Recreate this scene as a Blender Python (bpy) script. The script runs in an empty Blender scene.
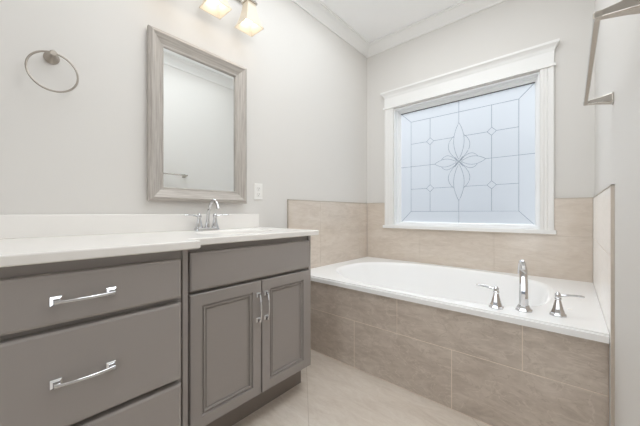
import bpy, bmesh, math, random
from mathutils import Vector, Matrix
random.seed(7)
sc = bpy.context.scene
col = sc.collection
PI = math.pi

# ------------------------------------------------------------------ camera
HC = 1.03                                   # lens height above the floor
cam_d = bpy.data.cameras.new('camera')
cam = bpy.data.objects.new('camera', cam_d)
col.objects.link(cam)
cam_d.sensor_width = 36.0
cam_d.lens = 36.0 * 287.04 / 640.0
cam_d.clip_start = 0.02
cam.location = (0, 0, HC)
cam.rotation_euler = (PI / 2, 0, math.radians(41.133))
sc.camera = cam

# ------------------------------------------------------------------ light and exposure
sc.view_settings.view_transform = 'Standard'
sc.view_settings.look = 'None'
sc.view_settings.exposure = 0.08
sc.view_settings.gamma = 1.0
sc.view_settings.use_curve_mapping = False
sc.cycles.max_bounces = 12
sc.cycles.diffuse_bounces = 8
sc.cycles.glossy_bounces = 6
sc.cycles.transmission_bounces = 8
sc.cycles.sample_clamp_indirect = 4.0

world = bpy.data.worlds.new('overcast_sky')
sc.world = world
world.use_nodes = True
wb = world.node_tree.nodes['Background']
wb.inputs[0].default_value = (0.80, 0.88, 1.0, 1)
wb.inputs[1].default_value = 0.35

def area(name, loc, rot, sx, sy, power, color):
    d = bpy.data.lights.new(name, 'AREA')
    d.shape = 'RECTANGLE'; d.size = sx; d.size_y = sy
    d.energy = power; d.color = color
    o = bpy.data.objects.new(name, d); col.objects.link(o)
    o.location = loc; o.rotation_euler = rot
    return o

# soft daylight outside the frosted window
area('window_daylight', (-1.70, 4.6, 4.3), (math.radians(-36), 0, 0), 5.0, 2.6, 1050, (0.93, 0.965, 1.0))
# added soft point fill above the frame for cabinets and walls; no fixture there
def lamp(name, loc, power, color, radius):
    d = bpy.data.lights.new(name, 'POINT'); d.energy = power; d.color = color; d.shadow_soft_size = radius
    o = bpy.data.objects.new(name, d); col.objects.link(o); o.location = loc
    return o
lamp('added_fill_point', (-0.46, 0.62, 2.22), 5.0, (0.92, 0.965, 1.0), 0.16)
area('added_overhead_fill', (-0.74, 1.20, 2.77), (0, 0, 0), 1.3, 1.9, 18.5, (0.91, 0.963, 1.0))  # added broad fill from overhead, brightens the tub end; no fixture there
# added fill from behind the camera, brightens tub front, cabinets and floor
area('added_doorway_fill', (-0.55, -2.2, 1.15), (math.radians(90), 0, 0), 1.0, 2.0, 16, (0.94, 0.975, 1.0))

# ------------------------------------------------------------------ materials
def srgb(r, g, b):
    f = lambda c: (c / 255 / 12.92) if c <= 10 else ((c / 255 + 0.055) / 1.055) ** 2.4
    return (f(r), f(g), f(b), 1)

def new_mat(name, color, rough=0.5, metal=0.0, spec=0.5, coat=0.0):
    m = bpy.data.materials.new(name); m.use_nodes = True
    b = m.node_tree.nodes['Principled BSDF']
    b.inputs['Base Color'].default_value = color
    b.inputs['Roughness'].default_value = rough
    b.inputs['Metallic'].default_value = metal
    b.inputs['Specular IOR Level'].default_value = spec
    b.inputs['Coat Weight'].default_value = coat
    return m

def nodes(m):
    nt = m.node_tree
    return nt, nt.nodes['Principled BSDF'], (lambda t: nt.nodes.new(t)), nt.links.new

def noise_bump(m, scale, strength, dist=0.002):
    nt, b, N, L = nodes(m)
    tc = N('ShaderNodeTexCoord'); n = N('ShaderNodeTexNoise'); bp = N('ShaderNodeBump')
    n.inputs['Scale'].default_value = scale; n.inputs['Detail'].default_value = 4
    bp.inputs['Strength'].default_value = strength; bp.inputs['Distance'].default_value = dist
    L(tc.outputs['Object'], n.inputs['Vector']); L(n.outputs['Fac'], bp.inputs['Height'])
    L(bp.outputs['Normal'], b.inputs['Normal'])

def paint(name, color, rough, spec=0.3):
    m = new_mat(name, color, rough, spec=spec)
    noise_bump(m, 180, 0.05)
    return m

def stone(name, base, dark, light, rot, stretch, rough=0.35, scale=1.0, vein=0.35, sheen=0.0):
    """porcelain tile: soft drifting bands, fine wisps and thin pale veins"""
    m = new_mat(name, base, rough, spec=0.5)
    nt, b, N, L = nodes(m)
    b.inputs['Sheen Weight'].default_value = sheen
    b.inputs['Sheen Roughness'].default_value = 0.35
    tc = N('ShaderNodeTexCoord'); mp = N('ShaderNodeMapping')
    mp.inputs['Rotation'].default_value = rot
    mp.inputs['Scale'].default_value = [q * scale for q in stretch]
    L(tc.outputs['Object'], mp.inputs['Vector'])
    def noise(sc_, det, ro, dist):
        n = N('ShaderNodeTexNoise'); n.inputs['Scale'].default_value = sc_; n.inputs['Detail'].default_value = det
        n.inputs['Roughness'].default_value = ro; n.inputs['Distortion'].default_value = dist
        L(mp.outputs['Vector'], n.inputs['Vector']); return n.outputs['Fac']
    def ramp(fac, stops):
        r = N('ShaderNodeValToRGB'); e = r.color_ramp.elements
        e[0].position, e[0].color = stops[0]; e[1].position, e[1].color = stops[-1]
        for p, c in stops[1:-1]:
            x = e.new(p); x.color = c
        L(fac, r.inputs['Fac']); return r.outputs['Color']
    def mix(fac, a, c2):
        x = N('ShaderNodeMix'); x.data_type = 'RGBA'
        if isinstance(fac, float): x.inputs[0].default_value = fac
        else: L(fac, x.inputs[0])
        L(a, x.inputs[6])
        if isinstance(c2, tuple): x.inputs[7].default_value = c2
        else: L(c2, x.inputs[7])
        return x.outputs[2]
    broad = ramp(noise(3.0, 5, 0.55, 0.9), [(0.30, dark), (0.5, base), (0.72, light)])
    wisps = ramp(noise(7.0, 8, 0.6, 2.2), [(0.34, dark), (0.5, base), (0.66, light)])
    c = mix(0.42, broad, wisps)
    v = vein
    line = ramp(noise(4.2, 4, 0.5, 1.4), [(0.485, (0, 0, 0, 1)), (0.50, (v, v, v, 1)), (0.515, (0, 0, 0, 1))])
    c = mix(line, c, light)
    line = ramp(noise(6.5, 4, 0.5, 1.2), [(0.488, (0, 0, 0, 1)), (0.50, (v, v, v, 1)), (0.512, (0, 0, 0, 1))])
    c = mix(line, c, dark)
    L(c, b.inputs['Base Color'])
    return m

M = {}
M['wall'] = paint('warm_white_wall_paint', srgb(221, 218, 214), 0.6)
M['ceiling'] = paint('white_ceiling_paint', srgb(250, 250, 250), 0.7)
M['trim'] = paint('white_trim_paint', srgb(238, 237, 235), 0.35, 0.45)
M['vinyl'] = new_mat('white_vinyl_sash', srgb(244, 245, 246), 0.3)
M['cabinet'] = paint('grey_cabinet_paint', srgb(158, 152, 148), 0.32, 0.45)
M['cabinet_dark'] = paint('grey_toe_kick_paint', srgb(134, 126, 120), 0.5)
M['gap'] = new_mat('dark_hollow', srgb(60, 55, 50), 0.8)
M['marble'] = new_mat('white_cultured_marble', srgb(240, 237, 233), 0.22, spec=0.5, coat=0.0)
M['acrylic'] = new_mat('white_acrylic', srgb(251, 251, 251), 0.24, spec=0.5, coat=0.0)
M['chrome'] = new_mat('polished_chrome', (0.64, 0.64, 0.65, 1), 0.05, 1.0)
M['nickel'] = new_mat('brushed_nickel', srgb(200, 195, 188), 0.20, 1.0)
M['satin'] = new_mat('satin_nickel', srgb(172, 164, 155), 0.3, 1.0)
M['edge'] = new_mat('brushed_nickel_tile_edge', srgb(196, 186, 174), 0.35, 0.55)
M['mirror'] = new_mat('silvered_mirror', (0.90, 0.92, 0.92, 1), 0.0, 1.0)
M['plastic'] = new_mat('white_plastic', srgb(238, 236, 232), 0.35)
M['slot'] = new_mat('dark_slot', srgb(90, 88, 85), 0.6)
M['lead'] = new_mat('grey_lead_line', srgb(160, 168, 178), 0.4, 0.3)
M['grout'] = new_mat('beige_grout', srgb(232, 219, 205), 0.8)
M['grout_pale'] = new_mat('pale_grout', srgb(200, 188, 175), 0.8)
M['apron'] = stone('taupe_stone_tile', srgb(197, 185, 173), srgb(176, 163, 150), srgb(217, 206, 195),
                   (0, 0.42, 0), (1.0, 1, 2.3), 0.30, vein=0.65)
M['surround'] = stone('beige_stone_tile', srgb(212, 200, 187), srgb(199, 186, 172), srgb(222, 212, 201),
                      (0, 0.12, 0), (0.8, 0.8, 3.0), 0.14, vein=0.3, sheen=0.5)
M['floor'] = stone('sand_floor_tile', srgb(221, 210, 198), srgb(206, 193, 180), srgb(231, 222, 212),
                   (0, 0, 0.8), (1.0, 3.0, 1), 0.3, 1.0)

def frosted_glass():
    m = bpy.data.materials.new('frosted_privacy_glass'); m.use_nodes = True
    nt = m.node_tree; nt.nodes.clear()
    N = nt.nodes.new; L = nt.links.new
    out = N('ShaderNodeOutputMaterial'); tr = N('ShaderNodeBsdfTranslucent')
    gl = N('ShaderNodeBsdfGlossy'); mx = N('ShaderNodeMixShader'); fr = N('ShaderNodeFresnel')
    tr.inputs['Color'].default_value = (0.90, 0.93, 0.95, 1)
    gl.inputs['Roughness'].default_value = 0.2
    fr.inputs['IOR'].default_value = 1.45
    rf = N('ShaderNodeBsdfRefraction'); m2 = N('ShaderNodeMixShader')
    rf.inputs['Roughness'].default_value = 0.32; rf.inputs['IOR'].default_value = 1.45
    rf.inputs['Color'].default_value = (0.96, 0.965, 0.97, 1); m2.inputs[0].default_value = 0.86
    L(tr.outputs[0], m2.inputs[1]); L(rf.outputs[0], m2.inputs[2])
    L(fr.outputs[0], mx.inputs[0]); L(m2.outputs[0], mx.inputs[1]); L(gl.outputs[0], mx.inputs[2])
    L(mx.outputs[0], out.inputs['Surface'])
    return m
M['frosted'] = frosted_glass()

def shade_glass():
    m = new_mat('opal_lamp_glass', srgb(190, 178, 160), 0.4)
    nt, b, N, L = nodes(m)
    b.inputs['Emission Color'].default_value = (1.0, 0.89, 0.72, 1)
    b.inputs['Emission Strength'].default_value = 0.24
    return m
M['shade'] = shade_glass()
m = new_mat('lit_bulb', (1, 1, 1, 1)); b = m.node_tree.nodes['Principled BSDF']
b.inputs['Emission Color'].default_value = (1.0, 0.92, 0.80, 1); b.inputs['Emission Strength'].default_value = 5.0
M['bulb'] = m

def weathered_wood():
    m = new_mat('weathered_grey_wood', srgb(176, 166, 155), 0.5, 0.15)
    nt, b, N, L = nodes(m)
    uv = N('ShaderNodeUVMap'); mp = N('ShaderNodeMapping'); n = N('ShaderNodeTexNoise'); r = N('ShaderNodeValToRGB')
    mp.inputs['Scale'].default_value = (3.0, 60.0, 1)
    n.inputs['Scale'].default_value = 2.0; n.inputs['Detail'].default_value = 7; n.inputs['Roughness'].default_value = 0.6
    r.color_ramp.elements[0].position = 0.30; r.color_ramp.elements[0].color = srgb(158, 150, 143)
    r.color_ramp.elements[1].position = 0.68; r.color_ramp.elements[1].color = srgb(196, 190, 183)
    L(uv.outputs[0], mp.inputs['Vector']); L(mp.outputs[0], n.inputs['Vector'])
    L(n.outputs['Fac'], r.inputs['Fac']); L(r.outputs[0], b.inputs['Base Color'])
    return m
M['wood'] = weathered_wood()

# ------------------------------------------------------------------ mesh helpers
def link(name, bm, mats, parent=None, smooth=False, bevel=0.0, segs=2):
    me = bpy.data.meshes.new(name)
    bmesh.ops.recalc_face_normals(bm, faces=bm.faces[:])
    bm.to_mesh(me); bm.free()
    if not isinstance(mats, (list, tuple)): mats = [mats]
    for mm in mats: me.materials.append(mm)
    o = bpy.data.objects.new(name, me); col.objects.link(o)
    if smooth:
        for p in me.polygons: p.use_smooth = True
        try: me.set_sharp_from_angle(angle=math.radians(38))
        except Exception: pass
    if bevel:
        md = o.modifiers.new('bevel', 'BEVEL'); md.width = bevel; md.segments = segs
        md.limit_method = 'ANGLE'; md.angle_limit = math.radians(40)
    if parent: o.parent = parent
    return o

def B(): return bmesh.new()

def box(bm, x0, x1, y0, y1, z0, z1, mi=0):
    vs = [bm.verts.new((x, y, z)) for x in (x0, x1) for y in (y0, y1) for z in (z0, z1)]
    fs = [(0, 1, 3, 2), (4, 6, 7, 5), (0, 4, 5, 1), (2, 3, 7, 6), (0, 2, 6, 4), (1, 5, 7, 3)]
    out = []
    for f in fs:
        fc = bm.faces.new([vs[i] for i in f]); fc.material_index = mi; out.append(fc)
    return out

def loops(bm, rings, cap0=True, cap1=True, closed=True, mi=0):
    vr = [[bm.verts.new(p) for p in r] for r in rings]
    n = len(vr[0])
    for a, b in zip(vr[:-1], vr[1:]):
        for i in range(n if closed else n - 1):
            j = (i + 1) % n
            f = bm.faces.new((a[i], a[j], b[j], b[i])); f.material_index = mi
    if cap0: bm.faces.new(vr[0][::-1]).material_index = mi
    if cap1: bm.faces.new(vr[-1]).material_index = mi
    return vr

def face_x(bm, x, y0, y1, z0, z1, prof, cap0=True, cap1=True):
    """concentric rectangles on a plane facing +x; prof = (inset, height)"""
    return loops(bm, [[(x + h, y0 + i, z0 + i), (x + h, y1 - i, z0 + i), (x + h, y1 - i, z1 - i), (x + h, y0 + i, z1 - i)]
                      for i, h in prof], cap0, cap1)

def frame_of(t):
    t = t.normalized()
    up = Vector((0, 0, 1)) if abs(t.z) < 0.9 else Vector((1, 0, 0))
    a = t.cross(up).normalized(); b = a.cross(t).normalized()
    return a, b

def tube(bm, pts, rad, n=12, sec=None, caps=True, upv=None, mi=0):
    """sweep a round (or given) section along pts; rad may be a list of numbers or (ra, rb) pairs"""
    pts = [Vector(p) for p in pts]; rings = []
    for k, p in enumerate(pts):
        t = (pts[min(k + 1, len(pts) - 1)] - pts[max(k - 1, 0)])
        if upv is not None:
            a = t.normalized().cross(Vector(upv)).normalized(); b = a.cross(t.normalized()).normalized()
        else:
            a, b = frame_of(t)
        r = rad[k] if isinstance(rad, list) else rad
        ra, rb = r if isinstance(r, tuple) else (r, r)
        if sec is None:
            rings.append([tuple(p + a * ra * math.cos(2 * PI * i / n) + b * rb * math.sin(2 * PI * i / n)) for i in range(n)])
        else:
            rings.append([tuple(p + a * ra * s + b * rb * q) for s, q in sec])
    loops(bm, rings, caps, caps, mi=mi)

SQ = [(-1, -0.82), (-0.82, -1), (0.82, -1), (1, -0.82), (1, 0.82), (0.82, 1), (-0.82, 1), (-1, 0.82)]

def lathe(bm, c, prof, axis='z', n=24, sec=None, cap0=True, cap1=True, mi=0):
    """prof = (radius, height); axis 'z' or 'x' or '-x'"""
    rings = []
    for r, h in prof:
        ring = []
        pp = sec if sec else [(math.cos(2 * PI * i / n), math.sin(2 * PI * i / n)) for i in range(n)]
        for s, q in pp:
            if axis == 'z': ring.append((c[0] + r * s, c[1] + r * q, c[2] + h))
            elif axis == 'x': ring.append((c[0] + h, c[1] + r * s, c[2] + r * q))
            else: ring.append((c[0] - h, c[1] + r * s, c[2] + r * q))
        rings.append(ring)
    loops(bm, rings, cap0, cap1, mi=mi)

def bez(p0, p1, p2, p3, n=12):
    p0, p1, p2, p3 = map(Vector, (p0, p1, p2, p3)); o = []
    for k in range(n + 1):
        t = k / n; u = 1 - t
        o.append(u ** 3 * p0 + 3 * u * u * t * p1 + 3 * u * t * t * p2 + t ** 3 * p3)
    return o

def thing(name, label, cat, loc, group=None):
    o = bpy.data.objects.new(name, None); col.objects.link(o)
    o.empty_display_size = 0.1
    o.location = loc; o['label'] = label; o['category'] = cat
    if group: o['group'] = group
    return o

def struct(name, bm, mats, parent=None, **k):
    o = link(name, bm, mats, parent, **k)
    if not parent: o['kind'] = 'structure'
    return o

# ------------------------------------------------------------------ dimensions
WL, WR = -1.662, 0.1225        # painted wall faces
TL, TR = -1.652, 0.1135        # tile faces
BK, TB = 2.676, 2.664          # back wall paint and tile faces
NEAR = -1.75
ZC = 2.80
T0 = 1.515                     # where the wall tile begins
DECK = 0.56
ZT = 1.132

# ------------------------------------------------------------------ room shell
def floor_bm():
    # large tiles laid on the diagonal, cut to the room outline
    bm = B(); w, ln = 0.82, 1.24; j = 0.0016
    a = Vector((1, -1, 0)).normalized(); b = Vector((1, 1, 0)).normalized()
    off = 0.056 / math.sqrt(2)
    for r in range(-5, 5):
        for c in range(-5, 5):
            u0 = c * ln + (0.5 * ln if r % 2 else 0) + 0.02; v0 = off + r * w
            p = [a * (u0 + j) + b * (v0 + j), a * (u0 + ln - j) + b * (v0 + j), a * (u0 + ln - j) + b * (v0 + w - j), a * (u0 + j) + b * (v0 + w - j)]
            bm.faces.new([bm.verts.new(q) for q in p])
    for co, no in (((WL - 0.01, 0, 0), (-1, 0, 0)), ((WR + 0.01, 0, 0), (1, 0, 0)), ((0, NEAR, 0), (0, -1, 0)), ((0, BK, 0), (0, 1, 0))):
        bmesh.ops.bisect_plane(bm, geom=bm.verts[:] + bm.edges[:] + bm.faces[:], plane_co=co, plane_no=no, clear_outer=True)
    box(bm, WL - 0.1, WR + 0.1, NEAR - 0.1, BK + 0.1, -0.10, -0.0008, 1)
    return bm
struct('floor', floor_bm(), [M['floor'], M['grout_pale']])
bm = B(); box(bm, WL - 0.12, WL, NEAR - 0.1, BK + 0.12, -0.1, ZC + 0.1); struct('wall_left', bm, M['wall'])
bm = B(); box(bm, WR, WR + 0.12, NEAR - 0.1, BK + 0.12, -0.1, ZC + 0.1); struct('wall_right', bm, M['wall'])
bm = B(); box(bm, WL, WR, NEAR - 0.1, BK, ZC, ZC + 0.1); struct('ceiling', bm, M['ceiling'])
bm = B(); DX0, DX1, DZ = -1.00, -0.12, 2.06                # unseen doorway gap, added to let the fill light in
box(bm, WL, DX0, NEAR - 0.1, NEAR, -0.1, ZC); box(bm, DX1, WR, NEAR - 0.1, NEAR, -0.1, ZC); box(bm, DX0, DX1, NEAR - 0.1, NEAR, DZ, ZC)
struct('wall_near', bm, M['wall'])
# back wall with the window opening
OX0, OX1, OZ0, OZ1 = -1.344, -0.171, 0.905, 2.078
bm = B()
box(bm, WL, OX0, BK, BK + 0.14, -0.1, ZC); box(bm, OX1, WR, BK, BK + 0.14, -0.1, ZC)
box(bm, OX0, OX1, BK, BK + 0.14, -0.1, OZ0); box(bm, OX0, OX1, BK, BK + 0.14, OZ1, ZC)
bmesh.ops.remove_doubles(bm, verts=bm.verts[:], dist=1e-5)
struct('wall_back', bm, M['wall'])

# crown moulding: one run per wall, mitred in the corners
CR = [(0.0, -0.092), (0.010, -0.092), (0.012, -0.080), (0.022, -0.070), (0.040, -0.052), (0.058, -0.034), (0.072, -0.024), (0.078, -0.014), (0.090, -0.012), (0.090, 0.0), (0.0, 0.0)]
def crown(name, p0, p1, inn, m0, m1):
    bm = B(); p0 = Vector(p0); p1 = Vector(p1); inn = Vector(inn); d = (p1 - p0).normalized()
    r = [[tuple(p + inn * o + d * (o * s) + Vector((0, 0, z))) for o, z in CR] for p, s in ((p0, m0), (p1, m1))]
    loops(bm, r)
    return struct(name, bm, M['trim'])
crown('trim_1', (WL, NEAR, ZC), (WL, BK, ZC), (1, 0, 0), 1, -1)
crown('trim_2', (WL, BK, ZC), (WR, BK, ZC), (0, -1, 0), 1, -1)
crown('trim_3', (WR, BK, ZC), (WR, NEAR, ZC), (-1, 0, 0), 1, -1)
bm = B(); box(bm, WR - 0.014, WR, NEAR, T0 - 0.02, 0, 0.10); box(bm, WR - 0.010, WR, NEAR, T0 - 0.02, 0.10, 0.125); struct('baseboard_right', bm, M['trim'])
bm = B(); box(bm, WL, WL + 0.014, NEAR, -0.20, 0, 0.10); box(bm, WL, WL + 0.010, NEAR, -0.20, 0.10, 0.125); struct('baseboard_left', bm, M['trim'])

# ------------------------------------------------------------------ tiled surround
def slabs(bm, rects, put, th, joint=0.0012):
    """each tile a thin bevelled slab; put maps (u, v, depth) to a point"""
    for u0, u1, v0, v1 in rects:
        e = 0.0012
        rr = []
        for ins, d in ((joint, 0.0), (joint, th - e), (joint + e, th)):
            rr.append([put(u0 + ins, v0 + ins, d), put(u1 - ins, v0 + ins, d), put(u1 - ins, v1 - ins, d), put(u0 + ins, v1 - ins, d)])
        loops(bm, rr, True, True, mi=0)
def grout_bed(bm, rects, put, th):
    for u0, u1, v0, v1 in rects:
        rr = [[put(u0, v0, d), put(u1, v0, d), put(u1, v1, d), put(u0, v1, d)] for d in (0.0, th - 0.0016)]
        loops(bm, rr, True, True, mi=1)
def split(a, b, cuts):
    c = [a] + [x for x in cuts if a + 0.01 < x < b - 0.01] + [b]
    return list(zip(c[:-1], c[1:]))
ZR = 0.865
Z0T = DECK - 0.03
# left wall
put = lambda u, v, d: (WL + d, u, v)
rects = [(a, b, Z0T, ZR) for a, b in split(T0 + 0.004, TB, [1.90, 2.51])] + [(a, b, ZR, ZT) for a, b in split(T0 + 0.004, TB, [1.90, 2.51])]
bm = B(); slabs(bm, rects, put, TL - WL); grout_bed(bm, [(T0 + 0.004, TB, Z0T, ZT)], put, TL - WL)
tl = struct('trim_4', bm, [M['surround'], M['grout_pale']])
bm = B(); box(bm, WL, TL + 0.0015, T0, T0 + 0.004, Z0T, ZT + 0.004); box(bm, WL, TL + 0.0015, T0, TB, ZT, ZT + 0.004)
link('edge_trim', bm, M['edge'], tl)
# back wall, cut round the window
put = lambda u, v, d: (u, BK - d, v)
rects = [(a, b, Z0T, ZR) for a, b in split(TL, TR, [-1.075, -0.465])] + [(TL, -1.40, ZR, ZT), (-0.13, TR, ZR, ZT), (-1.40, -0.13, ZR, 0.880)]
bm = B(); slabs(bm, rects, put, BK - TB)
grout_bed(bm, [(TL, TR, Z0T, 0.880), (TL, -1.40, 0.880, ZT), (-0.13, TR, 0.880, ZT)], put, BK - TB)
tb = struct('trim_5', bm, [M['surround'], M['grout_pale']])
bm = B(); box(bm, TL, -1.436, TB - 0.0015, BK, ZT, ZT + 0.004); box(bm, -0.094, TR, TB - 0.0015, BK, ZT, ZT + 0.004)
link('edge_trim', bm, M['edge'], tb)
# right wall
put = lambda u, v, d: (WR - d, u, v)
rects = [(a, b, Z0T, ZR) for a, b in split(T0 + 0.006, TB, [2.02])] + [(a, b, ZR, ZT) for a, b in split(T0 + 0.006, TB, [2.32])] + [(T0 + 0.006, 1.574, 0.0, Z0T)]
bm = B(); slabs(bm, rects, put, WR - TR); grout_bed(bm, [(T0 + 0.006, TB, Z0T, ZT)], put, WR - TR)
tr = struct('trim_6', bm, [M['surround'], M['grout_pale']])
bm = B(); box(bm, TR - 0.0015, WR, T0, T0 + 0.006, 0.0, ZT + 0.004); box(bm, TR - 0.0015, WR, T0, TB, ZT, ZT + 0.004)
link('edge_trim', bm, M['edge'], tr)

# tiled front of the tub
AY = 1.588
put = lambda u, v, d: (u, AY + 0.02 - d, v)
ax0 = TL; ax1 = TR
rects = [(a, b, 0.002, 0.312) for a, b in split(ax0, ax1, [-1.086, -0.471])] + [(a, b, 0.312, 0.522) for a, b in split(ax0, ax1, [-0.780, -0.166])]
ta = thing('tub_apron', 'taupe stone tiled front panel below the white bathtub rim', 'tub panel', (0, 0, 0))
bm = B(); slabs(bm, rects, put, 0.02, 0.0020); link('tile_face', bm, [M['apron']], ta)
bm = B(); box(bm, ax0, ax1, AY + 0.0018, AY + 0.05, 0.0, 0.521); link('grout', bm, M['grout'], ta)

# ------------------------------------------------------------------ window
def rect_y(x0, x1, z0, z1, y, i): return [(x0 + i, y, z0 + i), (x1 - i, y, z0 + i), (x1 - i, y, z1 - i), (x0 + i, y, z1 - i)]
bm = B()
CW = 0.096
ywall = BK
for xa, xb in ((OX0 - CW, OX0), (OX1, OX1 + CW - 0.014)):        # fluted side casings
    w = xb - xa; pr = [(0, 0), (0, 0.019), (0.004, 0.022), (0.022, 0.022), (0.026, 0.018), (0.036, 0.018), (0.040, 0.022), (w - 0.040, 0.022), (w - 0.036, 0.018), (w - 0.026, 0.018), (w - 0.022, 0.022), (w - 0.004, 0.022), (w, 0.019), (w, 0)]
    loops(bm, [[(xa + i, ywall - d, z) for i, d in pr] for z in (0.905, OZ1 + 0.008)])
win = struct('window_1', bm, M['trim'])
# head: bead, frieze board, crown cap
bm = B()
HX0, HX1 = OX0 - CW, OX1 + CW - 0.014
box(bm, HX0 - 0.010, HX1 + 0.010, ywall - 0.034, ywall, OZ1 + 0.008, OZ1 + 0.026)
box(bm, HX0, HX1, ywall - 0.022, ywall, OZ1 + 0.026, 2.205)
prof = [(0.022, 2.195), (0.026, 2.205), (0.030, 2.218), (0.040, 2.232), (0.050, 2.240), (0.052, 2.245), (0.052, 2.258)]
loops(bm, [[(HX0 - (d - 0.022), ywall, z), (HX0 - (d - 0.022), ywall - d, z), (HX1 + (d - 0.022), ywall - d, z), (HX1 + (d - 0.022), ywall, z)] for d, z in prof])
link('head_casing', bm, M['trim'], win)
bm = B(); box(bm, HX0 - 0.012, HX1 + 0.012, ywall - 0.040, ywall - 0.0, 0.878, 0.907); box(bm, OX0 + 0.001, OX1 - 0.001, ywall - 0.001, ywall + 0.085, 0.880, 0.907)
link('window_sill', bm, M['trim'], win, bevel=0.004)
# jamb liner and sash
GY = BK + 0.086
bm = B()
loops(bm, [rect_y(OX0 + 0.002, OX1 - 0.002, OZ0 + 0.002, OZ1 - 0.002, y, i) for y, i in ((BK - 0.004, 0), (BK - 0.004, 0.010), (BK + 0.050, 0.010), (BK + 0.052, 0.018), (BK + 0.072, 0.018), (BK + 0.074, 0.026), (GY, 0.034), (GY + 0.004, 0.034), (GY + 0.02, 0.034), (GY + 0.02, 0.0))], False, False)
link('window_frame', bm, M['vinyl'], win)
GX0, GX1, GZ0, GZ1 = OX0 + 0.034, OX1 - 0.034, OZ0 + 0.028, OZ1 - 0.036
bm = B(); loops(bm, [rect_y(GX0 - 0.003, GX1 + 0.003, GZ0 - 0.006, GZ1 + 0.003, y, 0) for y in (GY + 0.002, GY + 0.010)])
pane = link('pane', bm, M['frosted'], win)
bm = B()
gk = 0.007
for x0, x1, z0, z1 in ((GX0, GX1, GZ1 - gk, GZ1), ):
    box(bm, x0, x1, GY - 0.001, GY + 0.003, z0, z1)
link('gasket', bm, M['slot'], win)
# leaded pattern on the pane
bm = B(); LY = GY + 0.0015; LR = 0.0020
def lead(pts): tube(bm, [(x, LY, z) for x, z in pts], (LR), n=6)
def lead_line(x0, z0, x1, z1): lead([(x0, z0), (x1, z1)])
PX0, PX1, PZ0, PZ1 = -1.203, -0.311, 1.046, 1.938
cxw, czw = -0.757, 1.492
for x0, z0, x1, z1 in ((PX0, PZ0, PX1, PZ0), (PX1, PZ0, PX1, PZ1), (PX1, PZ1, PX0, PZ1), (PX0, PZ1, PX0, PZ0)): lead_line(x0, z0, x1, z1)
for x, z, gx, gz in ((PX0, PZ0, GX0, GZ0), (PX1, PZ0, GX1, GZ0), (PX1, PZ1, GX1, GZ1), (PX0, PZ1, GX0, GZ1)): lead_line(x, z, gx, gz)
dx, dz = 0.257, 0.225; q = 0.034
for sx in (-1, 1):
    X = cxw + sx * dx
    for sz in (-1, 1):
        Z = czw + sz * dz
        lead([(X - q, Z), (X, Z + q)]); lead([(X, Z + q), (X + q, Z)]); lead([(X + q, Z), (X, Z - q)]); lead([(X, Z - q), (X - q, Z)])
        lead_line(X + sx * q, Z, PX1 if sx > 0 else PX0, Z)
        lead_line(X, Z + sz * q, X, PZ1 if sz > 0 else PZ0)
        lead_line(X - sx * q, Z, cxw + sx * 0.046, Z)
    lead_line(X, czw - dz + q, X, czw + dz - q)
    lead_line(cxw + sx * 0.213, czw, GX1 if sx > 0 else GX0, czw)
lead_line(cxw, czw + 0.350, cxw, GZ1); lead_line(cxw, czw - 0.350, cxw, GZ0)
def leaf(ax, az, bx, bz, w):
    a = Vector((ax, 0, az)); b = Vector((bx, 0, bz)); d = b - a; nrm = Vector((-d.z, 0, d.x)).normalized()
    for s in (-1, 1):
        p = [a + d * (k / 14) + nrm * s * w * math.sin(PI * k / 14) ** 0.85 for k in range(15)]
        lead([(v.x, v.z) for v in p])
leaf(cxw, czw + 0.020, cxw, czw + 0.350, 0.044); leaf(cxw, czw - 0.020, cxw, czw - 0.350, 0.044)
leaf(cxw - 0.020, czw, cxw - 0.213, czw, 0.036); leaf(cxw + 0.020, czw, cxw + 0.213, czw, 0.036)
# woven loops round the centre
for sx in (-1, 1):
    for sz in (-1, 1):
        lead([(v.x, v.z) for v in bez((cxw + sx * 0.043, 0, czw + sz * 0.235), (cxw + sx * 0.115, 0, czw + sz * 0.17), (cxw + sx * 0.115, 0, czw + sz * 0.09), (cxw - sx * 0.03, 0, czw - sz * 0.02), 14)])
        lead([(v.x, v.z) for v in bez((cxw + sx * 0.150, 0, czw + sz * 0.034), (cxw + sx * 0.105, 0, czw + sz * 0.095), (cxw + sx * 0.055, 0, czw + sz * 0.065), (cxw - sx * 0.035, 0, czw - sz * 0.045), 14)])
link('lead_line', bm, M['lead'], pane)

# ------------------------------------------------------------------ bathtub
tub = thing('bathtub', 'white drop-in bathtub with oval basin under the window', 'bathtub', (0, 0, 0))
bcx, bcy, ba_, bb_ = -0.802, 2.113, 0.727, 0.487
NB = 72
def oval(z, k, e=1.0, shx=0.0):
    out = []
    for i in range(NB):
        t = 2 * PI * i / NB; c, s = math.cos(t), math.sin(t)
        n = 3.3 if c > 0 else 2.35
        r = (abs(c) ** n + abs(s) ** n) ** (-1 / n)
        a = ba_ * (k if isinstance(k, float) else (k[1] if c > 0 else k[0])); b = bb_ * (k if isinstance(k, float) else k[2])
        out.append((bcx + shx + a * r * c, bcy + b * r * s, z))
    return out
def rect_ring(x0, x1, y0, y1, z):
    # points on the rectangle matched by angle to the oval, corners kept exact
    out = []
    cx, cy = bcx, bcy
    for i in range(NB):
        t = 2 * PI * i / NB; c, s = math.cos(t), math.sin(t)
        k = min(((x1 - cx) / c) if c > 1e-9 else ((x0 - cx) / c if c < -1e-9 else 1e9), ((y1 - cy) / s) if s > 1e-9 else ((y0 - cy) / s if s < -1e-9 else 1e9))
        out.append([cx + k * c, cy + k * s, z])
    for X, Y in ((x0, y0), (x1, y0), (x1, y1), (x0, y1)):
        j = min(range(NB), key=lambda i: (out[i][0] - X) ** 2 + (out[i][1] - Y) ** 2)
        out[j] = [X, Y, z]
    return [tuple(p) for p in out]
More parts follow.
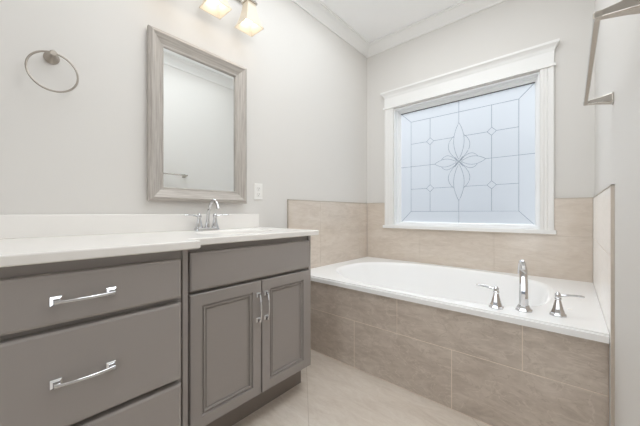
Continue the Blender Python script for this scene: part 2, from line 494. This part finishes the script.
dx0, dx1, dy0, dy1 = TL + 0.001, TR - 0.001, 1.574, TB - 0.001
bm = B()
R0 = rect_ring(dx0, dx1, dy0, dy1, 0.0)
def rim(off, z): return [(x, y + off if abs(y - dy0) < 1e-6 else y, z) for x, y, _ in R0]
rr = [rim(0, DECK - 0.037), rim(0, DECK - 0.011), rim(0.0015, DECK - 0.009), rim(0.007, DECK - 0.008), rim(0.007, DECK - 0.002), rim(0.010, DECK + 0.001)]
rr += [oval(DECK + 0.001, 1.0), oval(DECK - 0.001, 0.988), oval(DECK - 0.007, 0.974), oval(DECK - 0.022, 0.960), oval(DECK - 0.06, (0.935, 0.955, 0.945)), oval(DECK - 0.16, (0.88, 0.93, 0.90)), oval(DECK - 0.28, (0.79, 0.89, 0.85)),
       oval(DECK - 0.37, (0.70, 0.85, 0.78)), oval(DECK - 0.41, (0.62, 0.78, 0.66)), oval(DECK - 0.42, (0.35, 0.45, 0.36))]
loops(bm, rr, False, True)
shell = link('tub_shell', bm, M['acrylic'], tub)
for pg in shell.data.polygons:
    if pg.index >= NB * 6: pg.use_smooth = True
bm = B(); lathe(bm, (bcx + ba_ * 0.50, bcy, DECK - 0.421), [(0.038, 0.0), (0.038, 0.004), (0.030, 0.007), (0.0005, 0.008)], 'z'); link('drain', bm, M['chrome'], tub, smooth=True)
bm = B(); lathe(bm, (-0.003, 1.852, DECK), [(0.010, 0.0), (0.010, 0.0022), (0.006, 0.003), (0.0005, 0.003)], 'z', n=16); link('air_button', bm, M['plastic'], tub, smooth=True)

# deck mounted tub filler
OCT = [(math.cos(PI / 4 * i + PI / 8), math.sin(PI / 4 * i + PI / 8)) for i in range(8)]
def tub_handle(name, label, loc, sgn, tilt):
    t = thing(name, label, 'faucet handle', loc, 'lever handles on the tub rim')
    bm = B(); lathe(bm, (0, 0, 0), [(0.033, 0), (0.033, 0.006), (0.028, 0.010), (0.027, 0.016), (0.021, 0.032), (0.014, 0.062), (0.012, 0.072), (0.014, 0.076), (0.014, 0.081), (0.010, 0.084)], 'z', sec=OCT)
    link('base', bm, M['chrome'], t, bevel=0.001)
    bm = B()
    lathe(bm, (0, 0, 0.083), [(0.010, 0), (0.012, 0.004), (0.012, 0.014), (0.008, 0.019), (0.004, 0.024), (0.0006, 0.026)], 'z', n=16)
    tube(bm, bez((0, 0, 0.092), (sgn * 0.03, 0, 0.096 + tilt), (sgn * 0.05, 0.004, 0.104 + tilt), (sgn * 0.090, 0.006, 0.100 + tilt), 10), [(0.007, 0.006)] * 3 + [(0.0075, 0.0055)] * 4 + [(0.0085, 0.0055)] * 3 + [(0.006, 0.004)], n=10)
    link('lever', bm, M['chrome'], t, smooth=True)
    return t
tub_handle('faucet_lever', 'chrome lever tub handle left of the tall tub spout', (-0.278, 1.645, DECK + 0.001), -1, -0.002)
tub_handle('faucet_lever', 'chrome lever tub handle right of the tall spout, nearest the right wall', (-0.044, 1.708, DECK + 0.001), 1, -0.002)
t = thing('bath_spout', 'tall curved chrome tub spout standing on the white tub rim', 'faucet', (-0.170, 1.685, DECK + 0.001))
bm = B(); lathe(bm, (0, 0, 0), [(0.036, 0), (0.036, 0.006), (0.031, 0.010), (0.030, 0.016), (0.024, 0.026)], 'z', sec=OCT); link('base', bm, M['chrome'], t, bevel=0.001)
bm = B()
d = Vector((-0.20, 0.98, 0)).normalized(); P = lambda s, z: tuple(d * s + Vector((0, 0, z)))
path = [P(0, 0.018), P(0, 0.08)] + bez(P(0, 0.11), P(0.005, 0.21), P(0.05, 0.248), P(0.105, 0.208), 12) + [P(0.128, 0.180), P(0.154, 0.155)]
nn = len(path)
tube(bm, path, [(0.0215 - 0.0075 * min(1, k / (nn * 0.55)), 0.020 - 0.0065 * min(1, k / (nn * 0.55))) for k in range(nn)], sec=[(math.cos(PI / 4 * i + PI / 8), math.sin(PI / 4 * i + PI / 8)) for i in range(8)], upv=(d.x * 1e-3 + 1e-6, d.y * 1e-3, 0) if False else None)
link('spout', bm, M['chrome'], t, smooth=True)

# ------------------------------------------------------------------ vanity cabinets
def pull(bm, c, axis, half=0.067, x=0.0):
    """arched bar pull on two square feet; c = centre on the front face"""
    def pt(s, h): return (c[0] + h, c[1] + s, c[2]) if axis == 'y' else (c[0] + h, c[1], c[2] + s)
    for s in (-half, half):
        p = pt(s, 0); r = 0.0125
        lathe(bm, p, [(r, 0), (r, 0.003), (r * 0.8, 0.005), (0.0070, 0.008), (0.0062, 0.020)], 'x', sec=[(-1, -1), (1, -1), (1, 1), (-1, 1)])
    n = 14
    path = [pt(-half * 1.09 + 2 * half * 1.09 * k / n, 0.0185 + 0.010 * math.sin(PI * k / n) ** 0.8) for k in range(n + 1)]
    tube(bm, path, [(0.0052, 0.0042)] * (n + 1), n=10, upv=(1, 0, 0))

def shaker(bm, x, y0, y1, z0, z1):
    face_x(bm, x, y0, y1, z0, z1, [(0, -0.012), (0, 0.017), (0.003, 0.020), (0.048, 0.020), (0.0505, 0.0110), (0.0555, 0.0110), (0.0585, 0.0170), (0.0625, 0.0170), (0.0650, 0.0070), (0.0700, 0.0070), (0.0730, 0.0110), (0.0760, 0.0095)])
def slab_front(bm, x, y0, y1, z0, z1):
    face_x(bm, x, y0, y1, z0, z1, [(0, -0.012), (0, 0.013), (0.002, 0.0175), (0.008, 0.020)])

# sink cabinet
SF = -1.155; SY0, SY1 = 0.4775, 1.2385; CT = 0.900
ca = thing('sink_cabinet', 'grey two-door sink cabinet with false drawer front, nearest the tub', 'cabinet', (SF, 0.857, 0))
lx = lambda y: y - 0.857
bm = B()
def carcass(bm, depth, y0, y1, z0, z1):
    box(bm, -depth, 0, y0, y0 + 0.018, z0, z1); box(bm, -depth, 0, y1 - 0.018, y1, z0, z1)
    box(bm, -depth, -0.02, y0 + 0.018, y1 - 0.018, z0, z0 + 0.018)
    box(bm, -depth, -depth + 0.008, y0 + 0.018, y1 - 0.018, z0 + 0.018, z1)
box_d = SF - WL - 0.001
carcass(bm, box_d, lx(SY0), lx(SY1), 0.136, CT)
link('body', bm, M['cabinet'], ca)
bm = B()      # face frame
y0, y1 = lx(SY0) + 0.018, lx(SY1) - 0.018
box(bm, -0.030, -0.0125, y0, y0 + 0.034, 0.154, CT); box(bm, -0.030, -0.0125, y1 - 0.034, y1, 0.154, CT)
for z0, z1 in ((0.154, 0.180), (0.686, 0.730), (0.858, CT)): box(bm, -0.030, -0.0125, y0 + 0.034, y1 - 0.034, z0, z1)
link('face_frame', bm, M['cabinet'], ca)
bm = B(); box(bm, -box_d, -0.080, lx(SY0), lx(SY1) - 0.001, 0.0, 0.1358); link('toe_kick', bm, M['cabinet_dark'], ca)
bm = B(); slab_front(bm, 0, lx(0.518), lx(1.2075), 0.7145, 0.871); link('false_drawer_front', bm, M['cabinet'], ca)
for (a, b, hy) in ((0.518, 0.8655, 0.846), (0.8715, 1.2075, 0.893)):
    bm = B(); shaker(bm, 0, lx(a), lx(b), 0.150, 0.7015); dr = link('door', bm, M['cabinet'], ca)
    bm = B(); pull(bm, (0.020, lx(hy), 0.575), 'z', 0.060); h = link('handle', bm, M['chrome'], dr, smooth=True); h['label'] = 'chrome bar handle'

# drawer bank, standing a little forward of the sink cabinet
DF = -1.064; DY0, DY1 = -0.137, 0.4765
cb = thing('drawer_cabinet', 'grey three-drawer cabinet left of the sink cabinet, standing further forward', 'cabinet', (DF, 0.17, 0))
ly = lambda y: y - 0.17
bd = DF - WL - 0.001
bm = B(); carcass(bm, bd, ly(DY0), ly(DY1), 0.136, CT); link('body', bm, M['cabinet'], cb)
bm = B(); y0, y1 = ly(DY0) + 0.018, ly(DY1) - 0.018
box(bm, -0.030, -0.0125, y0, y0 + 0.02, 0.154, CT); box(bm, -0.030, -0.0125, y1 - 0.02, y1, 0.154, CT)
for z0, z1 in ((0.154, 0.175), (0.412, 0.454), (0.700, 0.742), (0.858, CT)): box(bm, -0.030, -0.0125, y0 + 0.02, y1 - 0.02, z0, z1)
link('face_frame', bm, M['cabinet'], cb)
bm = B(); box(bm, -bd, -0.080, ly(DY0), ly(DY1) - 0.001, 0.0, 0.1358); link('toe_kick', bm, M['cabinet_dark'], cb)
for z0, z1, hz in ((0.7285, 0.8655, 0.793), (0.4395, 0.7105, 0.571), (0.150, 0.4235, 0.288)):
    bm = B(); slab_front(bm, 0, ly(-0.108), ly(0.446), z0, z1); dr = link('drawer', bm, M['cabinet'], cb)
    bm = B(); pull(bm, (0.020, ly(0.1760), hz), 'y', 0.0615); h = link('handle', bm, M['chrome'], dr, smooth=True); h['label'] = 'chrome bar handle'

# ------------------------------------------------------------------ worktop with integral oval bowl
vt = thing('countertop', 'white one-piece vanity top with oval sink bowl on the grey cabinets', 'countertop', (0, 0, CT))
CX0 = WL + 0.0005
outline = [(CX0, -0.165), (-1.017, -0.165), (-1.017, 0.502), (-1.111, 0.502), (-1.113, 1.264), (CX0, 1.264)]
def offset(poly, d):
    out = []; n = len(poly)
    for i in range(n):
        p0, p, p2 = Vector(poly[i - 1]), Vector(poly[i]), Vector(poly[(i + 1) % n])
        e1 = (p - p0).normalized(); e2 = (p2 - p).normalized()
        n1 = Vector((-e1.y, e1.x)); n2 = Vector((-e2.y, e2.x))
        b = (n1 + n2) / (1 + n1.dot(n2))
        out.append(tuple(p + b * d))
    return out
scx, scy, sa, sb = -1.368, 0.872, 0.165, 0.215
def sink_ring(k, z, n=48): return [(scx + sa * k * math.cos(2 * PI * i / n), scy + sb * k * math.sin(2 * PI * i / n), z) for i in range(n)]
TK = 0.030
bm = B()
rings = [[(x, y, z) for x, y in offset(outline, o)] for o, z in ((0.004, 0.0005), (0.0, 0.004), (0.0, TK - 0.005), (0.0015, TK - 0.0015), (0.005, TK))]
vr = loops(bm, rings, False, False)
hole = [bm.verts.new(p) for p in sink_ring(1.0, TK)]
ed = [bm.edges.new((hole[i], hole[(i + 1) % len(hole)])) for i in range(len(hole))]
top = vr[-1]
te = [bm.edges.get((top[i], top[(i + 1) % 6])) for i in range(6)]
bmesh.ops.triangle_fill(bm, use_beauty=True, use_dissolve=False, edges=ed + te)
hole2 = [bm.verts.new(p) for p in sink_ring(1.0, 0.0005)]
ed2 = [bm.edges.new((hole2[i], hole2[(i + 1) % len(hole2)])) for i in range(len(hole2))]
be = [bm.edges.get((vr[0][i], vr[0][(i + 1) % 6])) for i in range(6)]
bmesh.ops.triangle_fill(bm, use_beauty=True, use_dissolve=False, edges=ed2 + be)
link('slab', bm, M['marble'], vt)
bm = B()
loops(bm, [sink_ring(k, z) for k, z in ((1.0, TK), (0.985, TK - 0.002), (0.965, TK - 0.010), (0.93, TK - 0.035), (0.86, TK - 0.075), (0.72, TK - 0.110), (0.45, TK - 0.130), (0.12, TK - 0.136))], False, True)
bw = link('sink_bowl', bm, M['marble'], vt, smooth=True)
bm = B(); lathe(bm, (scx, scy, TK - 0.1365), [(0.030, 0), (0.030, 0.003), (0.024, 0.005), (0.020, 0.003), (0.0005, 0.002)], 'z'); link('drain', bm, M['chrome'], bw, smooth=True)
bm = B(); box(bm, CX0, CX0 + 0.020, -0.165, 1.232, TK - 0.001, TK + 0.094); link('backsplash', bm, M['marble'], vt, bevel=0.004)

# centre-set sink faucet
FX, FY = -1.585, 0.822
t = thing('sink_faucet', 'chrome two-handle faucet behind the oval sink below the mirror', 'faucet', (FX, FY, CT + TK))
bm = B()
ring = lambda s, z: [((0.026 * s) * c, 0.048 * (1 if q > 0 else -1) * (1 if abs(q) > 1e-6 else 0) + (0.026 * s) * q, z) for c, q in [(math.cos(2 * PI * i / 32 + 0.05), math.sin(2 * PI * i / 32 + 0.05)) for i in range(32)]]
loops(bm, [ring(1.0, 0), ring(1.0, 0.010), ring(0.9, 0.016), ring(0.75, 0.018)]); link('base', bm, M['chrome'], t, smooth=True)
bm = B()
pth = [(0, 0, 0.016), (0.002, 0, 0.035)] + bez((0.006, 0, 0.060), (0.018, 0, 0.165), (0.085, 0, 0.205), (0.116, 0, 0.140), 14) + [(0.121, 0, 0.124)]
tube(bm, pth, [0.0145, 0.0115] + [0.0095 - 0.001 * k / 14 for k in range(15)] + [0.0115], n=14)
sp = link('spout', bm, M['chrome'], t, smooth=True)
for s in (-1, 1):
    bm = B(); lathe(bm, (0, s * 0.048, 0.016), [(0.021, 0), (0.020, 0.006), (0.0145, 0.024), (0.010, 0.052), (0.011, 0.058), (0.013, 0.062), (0.013, 0.070), (0.008, 0.078), (0.003, 0.083), (0.0005, 0.085)], 'z', n=18)
    hd = link('handle', bm, M['chrome'], t, smooth=True)
    bm = B(); tube(bm, bez((0, s * 0.048, 0.082), (0, s * 0.080, 0.086), (0.004, s * 0.105, 0.092), (0.008, s * 0.135, 0.089), 8), [(0.006, 0.005)] * 4 + [(0.0065, 0.004)] * 4 + [(0.004, 0.003)], n=10)
    link('lever', bm, M['chrome'], hd, smooth=True)

# ------------------------------------------------------------------ framed mirror
MY0, MY1, MZ0, MZ1 = 0.529, 1.122, 1.093, 1.996
t = thing('wall_mirror', 'mirror in a weathered grey wood frame hung above the sink', 'mirror', (WL, (MY0 + MY1) / 2, MZ0))
bm = B(); uvl = bm.loops.layers.uv.new('UVMap')
hy = (MY1 - MY0) / 2; HZ = MZ1 - MZ0
prof = [(0.006, 0.0), (0.006, 0.012), (0.0, 0.014), (0.0, 0.032), (0.003, 0.035), (0.016, 0.044), (0.021, 0.045), (0.025, 0.042), (0.040, 0.034), (0.062, 0.023), (0.068, 0.022), (0.072, 0.024), (0.077, 0.021), (0.077, 0.006)]
cor = lambda i, h: [(h, -hy + i, i), (h, hy - i, i), (h, hy - i, HZ - i), (h, -hy + i, HZ - i)]
acc = 0.0; accs = [0.0]
for (a, b), (c, d2) in zip(prof[:-1], prof[1:]):
    acc += math.hypot(c - a, d2 - b); accs.append(acc)
for k in range(len(prof) - 1):
    A = cor(*prof[k]); C2 = cor(*prof[k + 1])
    for s in range(4):
        e = (s + 1) % 4
        f = bm.faces.new([bm.verts.new(p) for p in (A[s], A[e], C2[e], C2[s])])
        ax = 1 if s % 2 == 0 else 2
        uv = [(A[s][ax], accs[k]), (A[e][ax], accs[k]), (C2[e][ax], accs[k + 1]), (C2[s][ax], accs[k + 1])]
        for lp, (u, v) in zip(f.loops, uv): lp[uvl].uv = (u + s * 3.7, v + s * 0.31)
bmesh.ops.remove_doubles(bm, verts=bm.verts[:], dist=1e-6)
link('frame', bm, M['wood'], t)
bm = B(); g = 0.074; MIRROR_YAW = 0.9; box(bm, 0.006, 0.013, -hy + g, hy - g, g, HZ - g); mg = link('mirror_glass', bm, M['mirror'], t); mg.rotation_euler.z = math.radians(MIRROR_YAW)

# ------------------------------------------------------------------ three-lamp wall light
lampX, lampZ, LYC, LSP = -1.533, 2.202, 0.845, 0.229
t = thing('vanity_light', 'three-lamp vanity light with flared square glass shades above the mirror', 'wall light', (WL, LYC, 2.48))
zz = lampZ - 2.48; xo = lampX - WL
bm = B(); box(bm, 0.0005, 0.022, -0.30, 0.30, -0.045, 0.055); link('backplate', bm, M['nickel'], t, bevel=0.006)
for k in (-1, 0, 1):
    y = k * LSP
    bm = B(); tube(bm, [(0.020, y, 0.0), (0.04, y, 0.006)] + bez((0.06, y, 0.010), (xo - 0.02, y, 0.02), (xo, y, 0.0), (xo, y, -0.085), 8), 0.008, n=10)
    am = link('arm', bm, M['nickel'], t, smooth=True)
    bm = B(); lathe(bm, (xo, y, -0.130), [(0.038, 0), (0.040, 0.004), (0.034, 0.020), (0.022, 0.034), (0.014, 0.044), (0.0005, 0.046)], 'z', sec=SQ)
    link('socket_cap', bm, M['nickel'], am)
    bm = B(); sq = lambda r, z: [(xo + r * s, y + r * q2, z) for s, q2 in [(-1, -0.95), (-0.95, -1), (0.95, -1), (1, -0.95), (1, 0.95), (0.95, 1), (-0.95, 1), (-1, 0.95)]]
    H = -0.128 - zz
    outp = [(0.029, 1.0), (0.030, 0.90), (0.034, 0.72), (0.042, 0.45), (0.053, 0.2), (0.067, 0.0)]
    loops(bm, [sq(r, zz + H * q3) for r, q3 in outp] + [sq(r - 0.004, zz + H * q3) for r, q3 in outp[::-1]], False, False)
    link('lamp_shade', bm, M['shade'], t)
    bm = B(); lathe(bm, (xo, y, zz + 0.028), [(0.0005, 0), (0.016, 0.005), (0.024, 0.018), (0.025, 0.030), (0.018, 0.050), (0.013, 0.062), (0.013, 0.085)], 'z', n=16)
    link('bulb', bm, M['bulb'], t, smooth=True)
    ld = bpy.data.lights.new('bulb_light', 'POINT'); ld.energy = 0.24; ld.color = (1.0, 0.91, 0.82); ld.shadow_soft_size = 0.03
    lo = bpy.data.objects.new('bulb_light', ld); col.objects.link(lo); lo.location = (lampX, LYC + y, lampZ + 0.03)

# ------------------------------------------------------------------ towel ring, towel bar, outlet
t = thing('towel_ring', 'round nickel towel ring on the left wall left of the mirror', 'towel ring', (WL, 0.168, 1.690))
bm = B(); lathe(bm, (0, 0, -0.002), [(0.026, 0.0005), (0.026, 0.005), (0.022, 0.010), (0.013, 0.026), (0.010, 0.040), (0.012, 0.050), (0.012, 0.060), (0.009, 0.063)], 'x', n=28); link('mount', bm, M['satin'], t, smooth=True)
bm = B(); R = 0.079; tube(bm, [(0.052, R * math.sin(2 * PI * k / 48), -0.077 + R * math.cos(2 * PI * k / 48)) for k in range(49)], 0.0038, n=10, caps=False, upv=(1, 0, 0)); link('ring', bm, M['satin'], t, smooth=True)

TYF, TYN, TZ, TX = 1.550, 0.881, 1.465, 0.0440
t = thing('towel_bar', 'long nickel towel bar on two posts on the right wall', 'towel bar', (WR, (TYF + TYN) / 2, TZ))
hl = (TYF - TYN) / 2; so = WR - TX
bm = B(); tube(bm, [(-so, -hl, 0), (-so, hl + 0.008, 0)], (0.0062, 0.0072), sec=SQ, upv=(0, 0, 1)); link('bar', bm, M['nickel'], t, bevel=0.001)
for s in (-1, 1):
    bm = B(); lathe(bm, (0, s * hl, 0), [(0.021, 0.0005), (0.021, 0.003), (0.0185, 0.006), (0.0135, 0.030), (0.0100, 0.055), (0.0082, so - 0.008), (0.0080, so + 0.004), (0.006, so + 0.007)], '-x', sec=SQ)
    link('post', bm, M['nickel'], t, bevel=0.001)

t = thing('wall_outlet', 'white two-socket wall outlet between the mirror and the tub tile', 'outlet', (WL, 1.238, 1.180))
bm = B(); face_x(bm, 0.0003, -0.036, 0.036, -0.058, 0.058, [(0, 0), (0, 0.003), (0.003, 0.006)]); link('cover_plate', bm, M['plastic'], t)
for z in (-0.020, 0.020):
    bm = B(); lathe(bm, (0.0055, 0, z), [(0.0165, 0), (0.0165, 0.0022), (0.015, 0.003)], 'x', n=20); s = link('socket', bm, M['plastic'], t)
    bm = B()
    for yy in (-0.0065, 0.0065): box(bm, 0.0080, 0.0089, yy - 0.0013, yy + 0.0013, z - 0.001, z + 0.009)
    lathe(bm, (0.0080, 0, z - 0.008), [(0.0028, 0), (0.0028, 0.0009)], 'x', n=10)
    link('slot', bm, M['slot'], s)
